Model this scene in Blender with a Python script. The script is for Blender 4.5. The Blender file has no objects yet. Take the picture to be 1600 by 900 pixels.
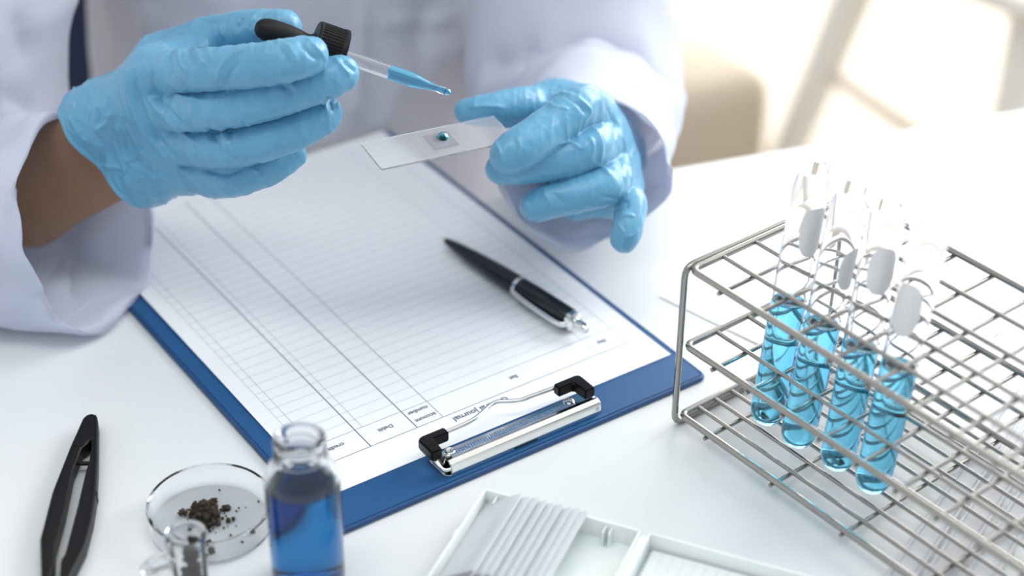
import bpy, bmesh, math, random
import numpy as np
from mathutils import Vector, Matrix
from mathutils.bvhtree import BVHTree

# ------------------------------------------------------------------ camera, sky, lights, exposure
SC = bpy.context.scene
COL = SC.collection
F = 2846.6                                   # focal length in pixels of a 1600 px wide frame
PITCH, ROLL, CAMH = math.radians(33.563), math.radians(.5516), .56598
fw = np.array([0, math.cos(PITCH), -math.sin(PITCH)])
_u0 = np.cross([1, 0, 0], fw)
RT = math.cos(ROLL)*np.array([1, 0, 0]) + math.sin(ROLL)*_u0
UP = -math.sin(ROLL)*np.array([1, 0, 0]) + math.cos(ROLL)*_u0
CAM = np.array([0, 0, CAMH])
def ray(px, py): return fw + RT*((px-800)/F) - UP*((py-450)/F)
def at(px, py, d): return CAM + ray(px, py)*d            # a sight line and a distance -> a point of the room
def tab(px, py, z=0.):                                    # a sight line and a height -> a point of the room
    d = ray(px, py); return CAM + d*((z-CAMH)/d[2])

cd = bpy.data.cameras.new('camera'); cam = bpy.data.objects.new('camera', cd); COL.objects.link(cam)
cd.sensor_width = 36; cd.lens = 36*F/1600; cd.clip_start = .05; cd.clip_end = 60
M = Matrix.Identity(4)
for i in range(3):
    M[i][0], M[i][1], M[i][2], M[i][3] = RT[i], UP[i], -fw[i], CAM[i]
cam.matrix_world = M
cd.dof.use_dof = True; cd.dof.focus_distance = .90; cd.dof.aperture_fstop = 3.5
SC.camera = cam

w = bpy.data.worlds.new('daylight'); SC.world = w; w.use_nodes = True
wb = w.node_tree.nodes['Background']
wb.inputs['Color'].default_value = (.80, .90, 1, 1); wb.inputs['Strength'].default_value = .62

def area(name, loc, target, sx, sy, power, col):
    l = bpy.data.lights.new(name, 'AREA'); l.shape = 'RECTANGLE'; l.size = sx; l.size_y = sy
    l.energy = power; l.color = col
    o = bpy.data.objects.new(name, l); COL.objects.link(o); o.location = loc
    o.rotation_euler = (Vector(target)-Vector(loc)).to_track_quat('-Z', 'Y').to_euler()
    return o
area('side_window_light', (2.5, 2.3, 1.45), (0.1, .85, 0), 1.9, 1.6, 84, (.97, .985, 1))
area('back_window_light', (1.2, 4.75, .75), (1.0, 2.4, -.7), 3.6, 2.2, 150, (1, .985, .95))

area('ceiling_light', (-.2, .45, 2.08), (-.2, .8, 0), 2.0, .8, 18, (1, 1, 1))

SC.view_settings.view_transform = 'Standard'; SC.view_settings.look = 'None'
SC.view_settings.gamma = 1; SC.view_settings.exposure = .22
SC.view_settings.use_curve_mapping = False

# ------------------------------------------------------------------ helpers: objects
def tag(o, label, cat, group=None, kind=None):
    o['label'] = label; o['category'] = cat
    if group: o['group'] = group
    if kind: o['kind'] = kind
    return o
def thing(name, label, cat, loc=(0, 0, 0), rz=0, group=None):
    o = bpy.data.objects.new(name, None); COL.objects.link(o); o.empty_display_size = .01
    o.location = loc; o.rotation_euler = (0, 0, rz)
    return tag(o, label, cat, group)
def link(name, me, mat, parent=None, smooth=True, auto=None):
    if mat is not None and not me.materials: me.materials.append(mat)
    if smooth: me.shade_smooth()
    if auto: me.set_sharp_from_angle(angle=math.radians(auto))
    o = bpy.data.objects.new(name, me); COL.objects.link(o)
    if parent is not None: o.parent = parent
    return o
def frombm(name, bm, mat, parent=None, smooth=True, auto=35):
    bmesh.ops.recalc_face_normals(bm, faces=bm.faces)
    me = bpy.data.meshes.new(name); bm.to_mesh(me); bm.free()
    return link(name, me, mat, parent, smooth, auto)
def pyd(name, v, f, mat, parent=None, smooth=True, auto=None):
    me = bpy.data.meshes.new(name); me.from_pydata([tuple(map(float, p)) for p in v], [], f); me.update()
    return link(name, me, mat, parent, smooth, auto)
def world_child(o, parent):
    """the mesh was made in room coordinates: keep it there under its thing"""
    bpy.context.view_layer.update()
    o.matrix_parent_inverse = parent.matrix_world.inverted()
    return o
def add_box(bm, c, s, rz=0, rx=0, ry=0, bevel=0, seg=2):
    m = Matrix.Translation(c) @ Matrix.Rotation(rz, 4, 'Z') @ Matrix.Rotation(ry, 4, 'Y') @ Matrix.Rotation(rx, 4, 'X') @ Matrix.Diagonal((*s, 1))
    g = bmesh.ops.create_cube(bm, size=1, matrix=m)
    if bevel:
        es = list({e for v in g['verts'] for e in v.link_edges})
        bmesh.ops.bevel(bm, geom=es, offset=bevel, segments=seg, affect='EDGES', profile=.5)
def box(name, c, s, mat, parent=None, rz=0, rx=0, ry=0, bevel=0, seg=2):
    bm = bmesh.new(); add_box(bm, c, s, rz, rx, ry, bevel, seg)
    return frombm(name, bm, mat, parent)
def frame_of(t):
    t = t/np.linalg.norm(t); a = np.array([0, 0, 1.]) if abs(t[2]) < .9 else np.array([1., 0, 0])
    n = np.cross(t, a); n /= np.linalg.norm(n); return n, np.cross(t, n)
def catmull(P, n):
    P = [np.asarray(p, float) for p in P]; Q = [2*P[0]-P[1]]+P+[2*P[-1]-P[-2]]; out = []
    for i in range(1, len(Q)-2):
        for k in range(n):
            t = k/n; a, b, c, d = Q[i-1:i+3]
            out.append(.5*((2*b)+(-a+c)*t+(2*a-5*b+4*c-d)*t*t+(-a+3*b-3*c+d)*t**3))
    out.append(P[-1]); return out
def tube_geo(path, r, seg=8, closed=False, cap=True):
    P = [np.asarray(p, float) for p in path]; n = len(P)
    rs = r if hasattr(r, '__len__') else [r]*n
    T = []
    for i in range(n):
        a = P[(i-1) % n] if closed or i > 0 else P[0]; b = P[(i+1) % n] if closed or i < n-1 else P[-1]
        t = b-a; T.append(t/np.linalg.norm(t))
    nx, ny = frame_of(T[0]); V = []; Fc = []
    for i in range(n):
        nx = nx-T[i]*(nx@T[i]); nx /= np.linalg.norm(nx); ny = np.cross(T[i], nx)
        for k in range(seg):
            a = 2*math.pi*k/seg; V.append(P[i]+rs[i]*(math.cos(a)*nx+math.sin(a)*ny))
    for i in range(n if closed else n-1):
        j = (i+1) % n
        for k in range(seg):
            l = (k+1) % seg; Fc.append((i*seg+k, i*seg+l, j*seg+l, j*seg+k))
    if cap and not closed:
        Fc.append(tuple(range(seg))[::-1]); Fc.append(tuple(range((n-1)*seg, n*seg)))
    return V, Fc
def tube(name, path, r, mat, parent=None, seg=8, closed=False):
    V, Fc = tube_geo(path, r, seg, closed); return pyd(name, V, Fc, mat, parent, auto=50)
def lathe_geo(prof, seg=48):
    V = []; Fc = []; rows = []
    for r, z in prof:
        if r < 1e-6: rows.append([len(V)]); V.append((0, 0, z))
        else:
            rows.append(list(range(len(V), len(V)+seg)))
            V += [(r*math.cos(2*math.pi*k/seg), r*math.sin(2*math.pi*k/seg), z) for k in range(seg)]
    for a, b in zip(rows, rows[1:]):
        for k in range(seg):
            l = (k+1) % seg
            if len(a) == 1 and len(b) == 1: continue
            if len(a) == 1: Fc.append((a[0], b[l], b[k]))
            elif len(b) == 1: Fc.append((a[k], a[l], b[0]))
            else: Fc.append((a[k], a[l], b[l], b[k]))
    return V, Fc
def lathe(name, prof, mat, parent=None, seg=48, auto=40):
    V, Fc = lathe_geo(prof, seg); return pyd(name, V, Fc, mat, parent, auto=auto)
def arc(cx, cz, r, a0, a1, n):
    return [(cx+r*math.cos(math.radians(a0+(a1-a0)*i/n)), cz+r*math.sin(math.radians(a0+(a1-a0)*i/n))) for i in range(n+1)]
def prism(name, pts, z0, z1, mat, parent=None, bevel=0, seg=2):
    bm = bmesh.new(); vs = [bm.verts.new((p[0], p[1], z0)) for p in pts]; f = bm.faces.new(vs)
    g = bmesh.ops.extrude_face_region(bm, geom=[f])
    bmesh.ops.translate(bm, verts=[v for v in g['geom'] if isinstance(v, bmesh.types.BMVert)], vec=(0, 0, z1-z0))
    if bevel: bmesh.ops.bevel(bm, geom=bm.edges[:], offset=bevel, segments=seg, affect='EDGES')
    return frombm(name, bm, mat, parent)

# ------------------------------------------------------------------ helpers: materials
def mat(name, col, rough=.5, metal=0, bump=None, vary=None, **kw):
    """bump = list of (scale, strength, distance, detail); vary = (scale, second colour, amount)"""
    m = bpy.data.materials.new(name); m.use_nodes = True; nt = m.node_tree; p = nt.nodes['Principled BSDF']
    p.inputs['Base Color'].default_value = (*col, 1); p.inputs['Roughness'].default_value = rough; p.inputs['Metallic'].default_value = metal
    for k, v in kw.items(): p.inputs[k.replace('_', ' ')].default_value = v
    tc = nt.nodes.new('ShaderNodeTexCoord')
    if vary:
        n = nt.nodes.new('ShaderNodeTexNoise'); n.inputs['Scale'].default_value = vary[0]; n.inputs['Detail'].default_value = 4
        nt.links.new(tc.outputs['Object'], n.inputs['Vector'])
        r = nt.nodes.new('ShaderNodeMapRange'); r.inputs[1].default_value = .35; r.inputs[2].default_value = .65; r.inputs[4].default_value = vary[2]
        nt.links.new(n.outputs['Fac'], r.inputs[0])
        x = nt.nodes.new('ShaderNodeMix'); x.data_type = 'RGBA'; x.inputs['A'].default_value = (*col, 1); x.inputs['B'].default_value = (*vary[1], 1)
        nt.links.new(r.outputs[0], x.inputs['Factor']); nt.links.new(x.outputs['Result'], p.inputs['Base Color'])
    prev = None
    for sc, st, di, de in (bump or []):
        n = nt.nodes.new('ShaderNodeTexNoise'); n.inputs['Scale'].default_value = sc; n.inputs['Detail'].default_value = de
        nt.links.new(tc.outputs['Object'], n.inputs['Vector'])
        b = nt.nodes.new('ShaderNodeBump'); b.inputs['Strength'].default_value = st; b.inputs['Distance'].default_value = di
        nt.links.new(n.outputs['Fac'], b.inputs['Height'])
        if prev: nt.links.new(prev.outputs[0], b.inputs['Normal'])
        prev = b
    if prev: nt.links.new(prev.outputs[0], p.inputs['Normal'])
    return m
def weave(m, scale, strength, dist):
    nt = m.node_tree; p = nt.nodes['Principled BSDF']; tc = nt.nodes.new('ShaderNodeTexCoord')
    hs = []
    for d in ('X', 'Y'):
        wv = nt.nodes.new('ShaderNodeTexWave'); wv.bands_direction = d; wv.inputs['Scale'].default_value = scale; wv.inputs['Distortion'].default_value = .4
        nt.links.new(tc.outputs['Object'], wv.inputs['Vector']); hs.append(wv)
    mx = nt.nodes.new('ShaderNodeMath'); mx.operation = 'MULTIPLY'
    nt.links.new(hs[0].outputs['Fac'], mx.inputs[0]); nt.links.new(hs[1].outputs['Fac'], mx.inputs[1])
    b = nt.nodes.new('ShaderNodeBump'); b.inputs['Strength'].default_value = strength; b.inputs['Distance'].default_value = dist
    nt.links.new(mx.outputs[0], b.inputs['Height']); nt.links.new(b.outputs[0], p.inputs['Normal'])
    return m
def glass(name, col=(1, 1, 1), rough=0, ior=1.47, **kw):
    return mat(name, col, rough, Transmission_Weight=1.0, IOR=ior, **kw)

M_table = mat('white_laminate', (.735, .755, .76), .32, bump=[(900, .03, .0003, 2)])
M_floor = mat('beige_floor', (.58, .50, .41), .45, vary=(3, (.54, .47, .39), .6))
M_wall = mat('white_paint', (.82, .83, .84), .8)
M_cloth = mat('white_coat_cloth', (.77, .80, .91), .85, bump=[(60, .25, .003, 3), (900, .15, .0003, 2)], Sheen_Weight=.15)
def see_through(m, amount, col):
    nt = m.node_tree; p = nt.nodes['Principled BSDF']; t = nt.nodes.new('ShaderNodeBsdfTranslucent'); t.inputs['Color'].default_value = (*col, 1)
    x = nt.nodes.new('ShaderNodeMixShader'); x.inputs[0].default_value = amount
    nt.links.new(p.outputs[0], x.inputs[1]); nt.links.new(t.outputs[0], x.inputs[2]); nt.links.new(x.outputs[0], nt.nodes['Material Output'].inputs['Surface'])
see_through(M_cloth, .38, (.8, .82, .9))
M_thread = mat('white_thread', (.82, .83, .88), .8)
M_glove = mat('blue_nitrile', (.105, .335, .52), .36, bump=[(420, .22, .0006, 3), (1800, .10, .0002, 2)],
              vary=(22, (.135, .385, .575), .8), Coat_Weight=.15, Coat_Roughness=.25, Sheen_Weight=.10)
def creases(m, scales):
    nt = m.node_tree; p = nt.nodes['Principled BSDF']; tc = nt.nodes.new('ShaderNodeTexCoord'); prev = p.inputs['Normal'].links[0].from_socket
    for sc, st, di, rot in scales:
        mp = nt.nodes.new('ShaderNodeMapping'); mp.inputs['Rotation'].default_value = rot; mp.inputs['Scale'].default_value = (1, .45, 1)
        n = nt.nodes.new('ShaderNodeTexNoise'); n.noise_type = 'RIDGED_MULTIFRACTAL'; n.inputs['Scale'].default_value = sc; n.inputs['Detail'].default_value = 1.5; n.inputs['Distortion'].default_value = .6
        b = nt.nodes.new('ShaderNodeBump'); b.inputs['Strength'].default_value = st; b.inputs['Distance'].default_value = di
        nt.links.new(tc.outputs['Object'], mp.inputs[0]); nt.links.new(mp.outputs[0], n.inputs['Vector']); nt.links.new(n.outputs['Fac'], b.inputs['Height'])
        nt.links.new(prev, b.inputs['Normal']); prev = b.outputs[0]
    nt.links.new(prev, p.inputs['Normal'])
creases(M_glove, [(60, .7, .0016, (.3, .2, .9)), (140, .5, .0008, (1.1, .5, -.4))])
M_skin = mat('brown_skin', (.30, .165, .095), .55, bump=[(500, .15, .0004, 4)], vary=(40, (.25, .13, .07), .6), Subsurface_Weight=.05, Subsurface_Scale=.004)
M_paper = mat('white_paper', (.84, .86, .89), .75)
M_ink = mat('grey_ink', (.13, .15, .20), .8)
M_inkl = mat('pale_grey_ink', (.40, .43, .50), .8)
M_blue = weave(mat('blue_bookcloth', (.010, .115, .33), .5), 900, .7, .0006)
M_blue_edge = mat('blue_vinyl_edge', (.006, .06, .18), .45)
M_steel = mat('stainless_steel', (.37, .355, .335), .2, 1)
M_chrome = mat('chrome_plate', (.80, .80, .78), .14, 1)
M_knurl = mat('knurled_steel', (.27, .39, .56), .32, 1)
M_black = mat('black_plastic', (.006, .006, .007), .42, bump=[(700, .05, .0003, 2)], Specular_IOR_Level=.22)
M_rubber = mat('black_rubber', (.007, .007, .008), .5, Specular_IOR_Level=.25)
M_pen = mat('black_lacquer', (.006, .007, .012), .22)
M_glass = glass('clear_glass', (.972, .978, .99))
M_plas = glass('clear_polystyrene', (.98, .99, 1), .02, 1.36)
def tinted(name, col, ior):
    m = bpy.data.materials.new(name); m.use_nodes = True; nt = m.node_tree; nt.nodes.remove(nt.nodes['Principled BSDF'])
    g = nt.nodes.new('ShaderNodeBsdfGlass'); g.inputs['Color'].default_value = (*col, 1); g.inputs['IOR'].default_value = ior; g.inputs['Roughness'].default_value = 0
    nt.links.new(g.outputs[0], nt.nodes['Material Output'].inputs['Surface']); return m
M_aqua = tinted('blue_solution', (.46, .84, .985), 1.34)              # surface against air
M_aqua_in = tinted('blue_solution_at_glass', (.46, .84, .985), 1.097)  # surface against the glass wall, seen from the liquid
M_deep = tinted('deep_blue_solution', (.16, .58, .86), 1.30)
M_deep_in = tinted('deep_blue_solution_at_glass', (.075, .43, .70), 1.097)
M_drop = tinted('teal_droplet', (.28, .60, .62), 1.5)
M_frost = mat('white_marking_patch', (.88, .88, .88), .7)
see_through(M_frost, .5, (.9, .9, .9))
M_slide = mat('frosted_slide_glass', (.99, .99, 1), .13, Transmission_Weight=.88, IOR=1.3)
M_slide2 = mat('stacked_slide_glass', (.93, .96, .97), .12)
see_through(M_slide2, .55, (.95, .97, .98))
M_square = mat('grey_film', (.27, .26, .30), .35)
M_tray = mat('white_polypropylene', (.90, .94, .92), .4, Subsurface_Weight=.1, Subsurface_Scale=.006)
M_foam = mat('white_foam', (.90, .94, .93), .9, bump=[(700, .8, .001, 4)])
M_soil = mat('dark_soil', (.040, .031, .024), .95, bump=[(900, .8, .001, 5)], vary=(300, (.085, .064, .048), .7), Specular_IOR_Level=.2)
M_chair = mat('cream_plastic', (.86, .84, .78), .4)
M_wood = mat('pale_wood', (.74, .66, .55), .45, vary=(8, (.68, .58, .46), .6))

# ------------------------------------------------------------------ the room
def struct(o): o['kind'] = 'structure'; return o
FZ = -.74
struct(box('floor', (0.4, 2.2, FZ-.02), (7, 5.2, .04), M_floor))
bm = bmesh.new()
add_box(bm, (.4, 4.72, FZ+.15), (7, .12, .3)); add_box(bm, (.4, 4.72, 1.95), (7, .12, .32))
add_box(bm, (-1.95, 4.72, .68), (2.3, .12, 2.25)); add_box(bm, (3.45, 4.72, .68), (.9, .12, 2.25))
struct(frombm('wall_back', bm, M_wall))
struct(box('wall_left', (-3.16, 2.2, .68), (.12, 5.2, 2.84), M_wall))
struct(box('ceiling', (.4, 2.2, 2.14), (7, 5.2, .08), M_wall))
bm = bmesh.new()
for x in (-.8, .13, 1.07, 2.0, 2.98): add_box(bm, (x, 4.70, .68), (.05, .07, 2.25))
for z in (-.42, .70, 1.79): add_box(bm, (1.1, 4.70, z), (3.8, .07, .05))
struct(frombm('window_1', bm, M_wall))

# ------------------------------------------------------------------ table
pts = []
ang = math.radians(19.2); e1 = np.array([math.cos(ang), math.sin(ang)]); P0 = np.array([.0993, .9908])
far_l, far_r = P0-e1*.95, P0+e1*.85
near = np.array([math.sin(ang), -math.cos(ang)])
table = prism('laboratory_table', [far_l, far_l+near*.78, far_r+near*.78, far_r], -.028, 0, M_table, bevel=.002)
tag(table, 'white laminate table top that everything else lies on', 'table')
for a_, b_ in ((.06, .06), (1.74, .06), (.06, .72), (1.74, .72)):
    q = far_l+e1*a_+near*b_
    box('leg', (q[0], q[1], (FZ-.028)/2), (.05, .05, -.028-FZ), M_steel, table, rz=ang)

# ------------------------------------------------------------------ clipboard, printed form, pen
CB = math.radians(34.772)
ux = np.array([math.cos(CB), math.sin(CB), 0]); uy = np.array([-math.sin(CB), math.cos(CB), 0])
ZP = .0034; SCL = 1-ZP/CAMH
c1 = CAM + (np.array([-.08759, .67092, 0])-CAM)*SCL; c1[2] = 0
def onboard(u, v, z=0.): return c1 + ux*(u*.001*SCL) + uy*(v*.001*SCL) + np.array([0, 0, z])
clip = thing('clipboard', 'blue cloth-covered clipboard with a chrome wire clip lying under the form', 'clipboard', tuple(c1), CB)
def rrect(x0, y0, x1, y1, r, n=5):
    out = []
    for cx, cy, a in ((x1-r, y1-r, 0), (x0+r, y1-r, 90), (x0+r, y0+r, 180), (x1-r, y0+r, 270)):
        out += arc(cx, cy, r, a, a+90, n)
    return out
mm = .001
prism('board', [(x*mm, y*mm) for x, y in rrect(-9, -23.5, 212, 295, 3)], .0001, .0029, M_blue, clip, bevel=.0006)
path = [(x*mm, y*mm, .0015) for x, y in rrect(-9.3, -23.8, 212.3, 295.3, 3.2)]
tube('edge_piping', path, .0015, M_blue_edge, clip, 8, True)
# clip mechanism, u along the short side
clipm = prism('base_plate', [(x*mm, y*mm) for x, y in rrect(54.5, -20.5, 147.5, -2.2, 4)], .0029, .0040, M_chrome, clip, bevel=.0003)
# raised knurled bridge with small pits cut as geometry
bm = bmesh.new(); nu, nv = 352, 36
vs = [[bm.verts.new(((64.5+75*i/nu)*mm, (-12.4+7.6*j/nv)*mm, .0048+.0007*math.sin(math.pi*j/nv)-.0010*max(0, math.sin(2*math.pi*(i+j)/14)*math.sin(2*math.pi*(i-j)/14)))) for j in range(nv+1)] for i in range(nu+1)]
for i in range(nu):
    for j in range(nv): bm.faces.new((vs[i][j], vs[i+1][j], vs[i+1][j+1], vs[i][j+1]))
frombm('knurled_strip', bm, M_knurl, clip, auto=30)['label'] = 'bluish knurled metal strip'
prof = [(-3.2, .0040), (-3.4, .0046), (-12.6, .0050), (-13, .0070), (-14.5, .0100), (-17, .0106), (-19.4, .0098), (-20.4, .0072), (-20.4, .0036), (-19.9, .0036), (-19.7, .0070), (-18.8, .0090), (-17, .0098)]
V = []; Fc = []
uu = [57.6, 58, 147, 147.4]
for u in uu: V += [(u*mm, v*mm, z) for v, z in prof]
n = len(prof)
for i in range(len(uu)-1):
    for k in range(n-1): Fc.append((i*n+k, i*n+k+1, (i+1)*n+k+1, (i+1)*n+k))
o = pyd('spring_cover', V, Fc, M_chrome, clip, auto=30)
md = o.modifiers.new('thick', 'SOLIDIFY'); md.thickness = .0005; md.offset = 0
box('lift_slot', (.101, -.0206, .0042), (.014, .0006, .0009), M_black, clip, bevel=.0003)
for u in (66, 138):
    rv = lathe('rivet', [(0, .0003), (.0012, .0002), (.0015, .0007), (.0022, .0009), (.0028, .0006), (.0030, 0)], M_chrome, clip, 20)
    rv.location = (u*mm, -5.4*mm, .0048)
wp = catmull([(u*mm, v*mm, z) for u, v, z in ((58.5, -19, .0068), (54.8, -18, .0068), (53.4, -14, .0086), (53.6, -8, .0115), (54.2, -3, .0132), (57, -.6, .0134),
      (66, -.4, .0133), (77, -.2, .0132), (84, .6, .0132), (90, 2.6, .0132), (96, 5.0, .0132), (101.5, 6.0, .0132), (106, 3.6, .0132), (112, .7, .0132), (120, .2, .0132), (130, -.6, .0134), (140, -1.4, .0134),
      (144.6, -4.5, .0132), (145.6, -10, .0120), (146.6, -16, .0090), (146, -19.5, .0072), (143, -19.6, .0070))], 5)
tube('clip_wire', wp, .0011, M_chrome, clip, 8)
for cx, sgn in ((53.6, 1), (144.6, -1)):
    vy = -2.2 if sgn == 1 else -3.4
    pts = [(0, 3.0), (13, 3.0), (13, -2.2), (4.0, -2.2), (3.2, -11.5), (-3.0, -11.5), (-3.0, .4), (-2.2, 2.2)]
    pts = [((cx+sgn*x)*mm, (vy+y)*mm) for x, y in pts]
    if sgn < 0: pts = pts[::-1]
    tip = prism('rubber_tip', pts, .0102, .0162, M_black, clip, bevel=.0008)
    tip['label'] = 'black rubber corner tip'
    for y in (-5, -7, -9):
        box('grip_rib', ((cx+sgn*.2)*mm, (vy+y)*mm, .0162), (.0050, .0009, .0008), M_black, tip, bevel=.0003, seg=1)

form = thing('printed_form', 'white ruled journal form clipped to the blue board', 'paper', tuple(c1+[0, 0, .0030]), CB)
PW, PL = .209, .2953
bm = bmesh.new(); nu, nv = 12, 16
vs = [[bm.verts.new((PW*i/nu, PL*j/nv, .0002+.0006*math.sin(math.pi*j/nv)**2+.0004*math.sin(7*j/nv+3*i/nu)**2*(j/nv))) for j in range(nv+1)] for i in range(nu+1)]
def paper_z(x, y): return .0002+.0006*math.sin(math.pi*y/PL)**2+.0004*math.sin(7*y/PL+3*x/PW)**2*(y/PL)
for i in range(nu):
    for j in range(nv): bm.faces.new((vs[i][j], vs[i+1][j], vs[i+1][j+1], vs[i][j+1]))
o = frombm('sheet', bm, M_paper, form, auto=None)
lines = {'d': ([], []), 'l': ([], [])}
def rule(x0, y0, x1, y1, wd, key):
    V, Fc = lines[key]; n = 16; L = math.hypot(x1-x0, y1-y0); nx, ny = -(y1-y0)/L*wd/2, (x1-x0)/L*wd/2
    for i in range(n+1):
        t = i/n; x, y = x0+(x1-x0)*t, y0+(y1-y0)*t
        for s in (1, -1):
            V.append(((x+s*nx)*mm, (y+s*ny)*mm, paper_z(x*mm, y*mm)+.00008))
        if i: b = len(V)-4; Fc.append((b, b+1, b+3, b+2))
rule(9, 21.4, 197, 21.4, .40, 'd'); rule(9, 37, 197, 37, .26, 'd')
for u, wd, k in ((9, .22, 'l'), (13.8, .28, 'l'), (37, .55, 'd'), (41.4, .28, 'l'), (64, .55, 'd'), (79.4, .32, 'd'), (177, .25, 'l'), (197, .3, 'l')):
    rule(u, 37 if u in (13.8, 41.4) else 21.4, u, 284, wd, k)
for k in range(1, 33): rule(9, 37+7.6*k, 197, 37+7.6*k, .22, 'l')
pyd('ruling', *lines['d'], M_ink, form, smooth=False)
o = pyd('ruling', *lines['l'], M_inkl, form, smooth=False)
def text(s, u, v, size, bold=.05):
    cu = bpy.data.curves.new('print', 'FONT'); cu.body = s; cu.size = size*mm; cu.align_x = 'CENTER'; cu.align_y = 'CENTER'
    cu.offset = bold*size*mm*.5; cu.resolution_u = 3; cu.materials.append(M_ink)
    tmp = bpy.data.objects.new('print', cu); COL.objects.link(tmp); bpy.context.view_layer.update()
    me = bpy.data.meshes.new_from_object(tmp.evaluated_get(bpy.context.evaluated_depsgraph_get())); bpy.data.objects.remove(tmp); bpy.data.curves.remove(cu)
    me.name = 'printed_word'; o = bpy.data.objects.new('printed_word', me); COL.objects.link(o); o.parent = form
    o.location = (u*mm, v*mm, paper_z(u*mm, v*mm)+.00012); o.rotation_euler = (0, 0, math.pi)
text('credit', 22.6, 30.6, 3.9); text('Debit', 50.6, 29.9, 3.7); text('account', 72, 26.2, 3.8); text('number', 71.6, 33.2, 3.8)
text('General journal', 99, 16.6, 5.2); text('list', 128, 29.6, 4.2); text('day', 185.5, 29.6, 4.2)

pa, pb = tab(692, 373, .010), tab(900, 503, .0105)
pv = pb-pa; plen = np.linalg.norm(pv); pang = math.atan2(pv[1], pv[0])
pen = thing('ballpoint_pen', 'black ballpoint pen with a silver clip lying on the ruled form', 'pen', tuple(pa), pang)
pen.rotation_euler = (0, 0, pang)
L = plen; ER = Matrix.Rotation(math.pi/2, 4, 'Y')
def pen_part(name, prof, m):
    o = lathe(name, [(r*1.1, z) for r, z in prof], m, pen, 32); o.rotation_euler = (0, math.pi/2, 0); return o
pen_part('nib', [(0, -.0015), (.0005, -.001), (.0011, .002), (.0012, .004)], M_chrome)
pen_part('lower_barrel', [(0, .0028), (.0016, .003), (.0026, .010), (.0040, .026), (.0049, .045), (.0053, .062), (.0053, L*.585), (0, L*.585)], M_pen)
pen_part('centre_ring', [(0, L*.585), (.0055, L*.585), (.0056, L*.592), (.0055, L*.606), (0, L*.606)], M_chrome)
pen_part('upper_barrel', [(0, L*.606), (.0053, L*.606), (.0055, L*.7), (.0054, L*.955), (.0050, L*.965), (0, L*.965)], M_pen)
pen_part('end_cap', [(0, L*.965), (.0051, L*.965), (.0050, L*.99), (.0036, L), (0, L)], M_chrome)['label'] = 'chrome end cap'
pen_part('push_button', [(0, L), (.0026, L), (.0027, L+.007), (.0021, L+.0088), (0, L+.009)], M_chrome)['label'] = 'chrome push button'
cl = [(L*.985, -.0052, .0006), (L*.97, -.0082, .0004), (L*.9, -.0086, .0002), (L*.72, -.0076, 0), (L*.63, -.0066, 0), (L*.61, -.0060, 0)]
V, Fc = tube_geo(catmull(cl, 4), .0011, 8)
V = [(v[0], v[1], v[2]*1.7) for v in V]
pyd('pocket_clip', V, Fc, M_chrome, pen)['label'] = 'silver pocket clip'

def liquid_body(name, wall, top, m_top, m_wall, parent, seg=40):
    """wall: profile from the bottom centre up to the level, facing the liquid; top: profile from the wall to the axis"""
    V, Fc = lathe_geo(wall, seg); n0 = len(V); k0 = len(Fc); Fc = [f[::-1] for f in Fc]
    V2, F2 = lathe_geo(top, seg); Fc += [tuple(i+n0 for i in f) for f in F2]
    me = bpy.data.meshes.new(name); me.from_pydata([*V, *V2], [], Fc); me.materials.append(m_top); me.materials.append(m_wall); me.update()
    for i, p in enumerate(me.polygons): p.material_index = 1 if i < k0 else 0
    return link(name, me, None, parent, True)

# ------------------------------------------------------------------ wire rack with four test tubes
RA = math.radians(-51.2); R0 = np.array([.0837, .7288, 0])
rx_ = np.array([math.cos(RA), math.sin(RA), 0]); ry_ = np.array([-math.sin(RA), math.cos(RA), 0])
rack = thing('wire_test_tube_rack', 'three-tier stainless steel wire rack holding four tubes of blue liquid', 'rack', tuple(R0), RA)
RL, RW = .2545, .1115
XS = [.0231*k for k in range(1, 11)]; YS = [.0200, .0418, .0640, .0860]
def rod(name, a, b, r, n=8): return tube(name, [a, b], r, M_steel, rack, n)
def rloop(name, pts, r, rad):
    """closed rounded wire loop through corner points"""
    P = [np.array(p, float) for p in pts]; out = []
    for i in range(len(P)):
        a, b, c = P[i-1], P[i], P[(i+1) % len(P)]
        ua = (a-b)/np.linalg.norm(a-b); uc = (c-b)/np.linalg.norm(c-b)
        for t in np.linspace(0, 1, 5):
            p0 = b+ua*rad; p1 = b+uc*rad; out.append((1-t)**2*p0+2*t*(1-t)*b+t*t*p1)
    return tube(name, out, r, M_steel, rack, 10, True)
for x in (0, RL):       # the two end hoops that stand on the table
    rloop('end_frame', [(x-.0005, -.0012, .0018), (x-.0005, RW+.0012, .0018), (x-.0005, RW+.0012, .0955), (x-.0005, -.0012, .0955)], .0017, .006)
for z in (.0952, .0511, .0085):
    rloop('tier_frame', [(.0025, 0, z), (RL-.0025, 0, z), (RL-.0025, RW, z), (.0025, RW, z)], .0018, .004)
for z in (.0952, .0511):
    for y in YS: rod('long_wire', (.002, y, z), (RL-.002, y, z), .00115)
    for x in XS: rod('cross_wire', (x, -.0022, z-.0022), (x, RW+.0022, z-.0022), .00115)
for k in range(1, 10): rod('long_wire', (.002, .0114*k, .0085), (RL-.002, .0114*k, .0085), .0011)
for k in range(1, 6): rod('cross_wire', (-.0235+.0455*k*1.0, -.0022, .0062), (-.0235+.0455*k, RW+.0022, .0062), .0011)

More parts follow.
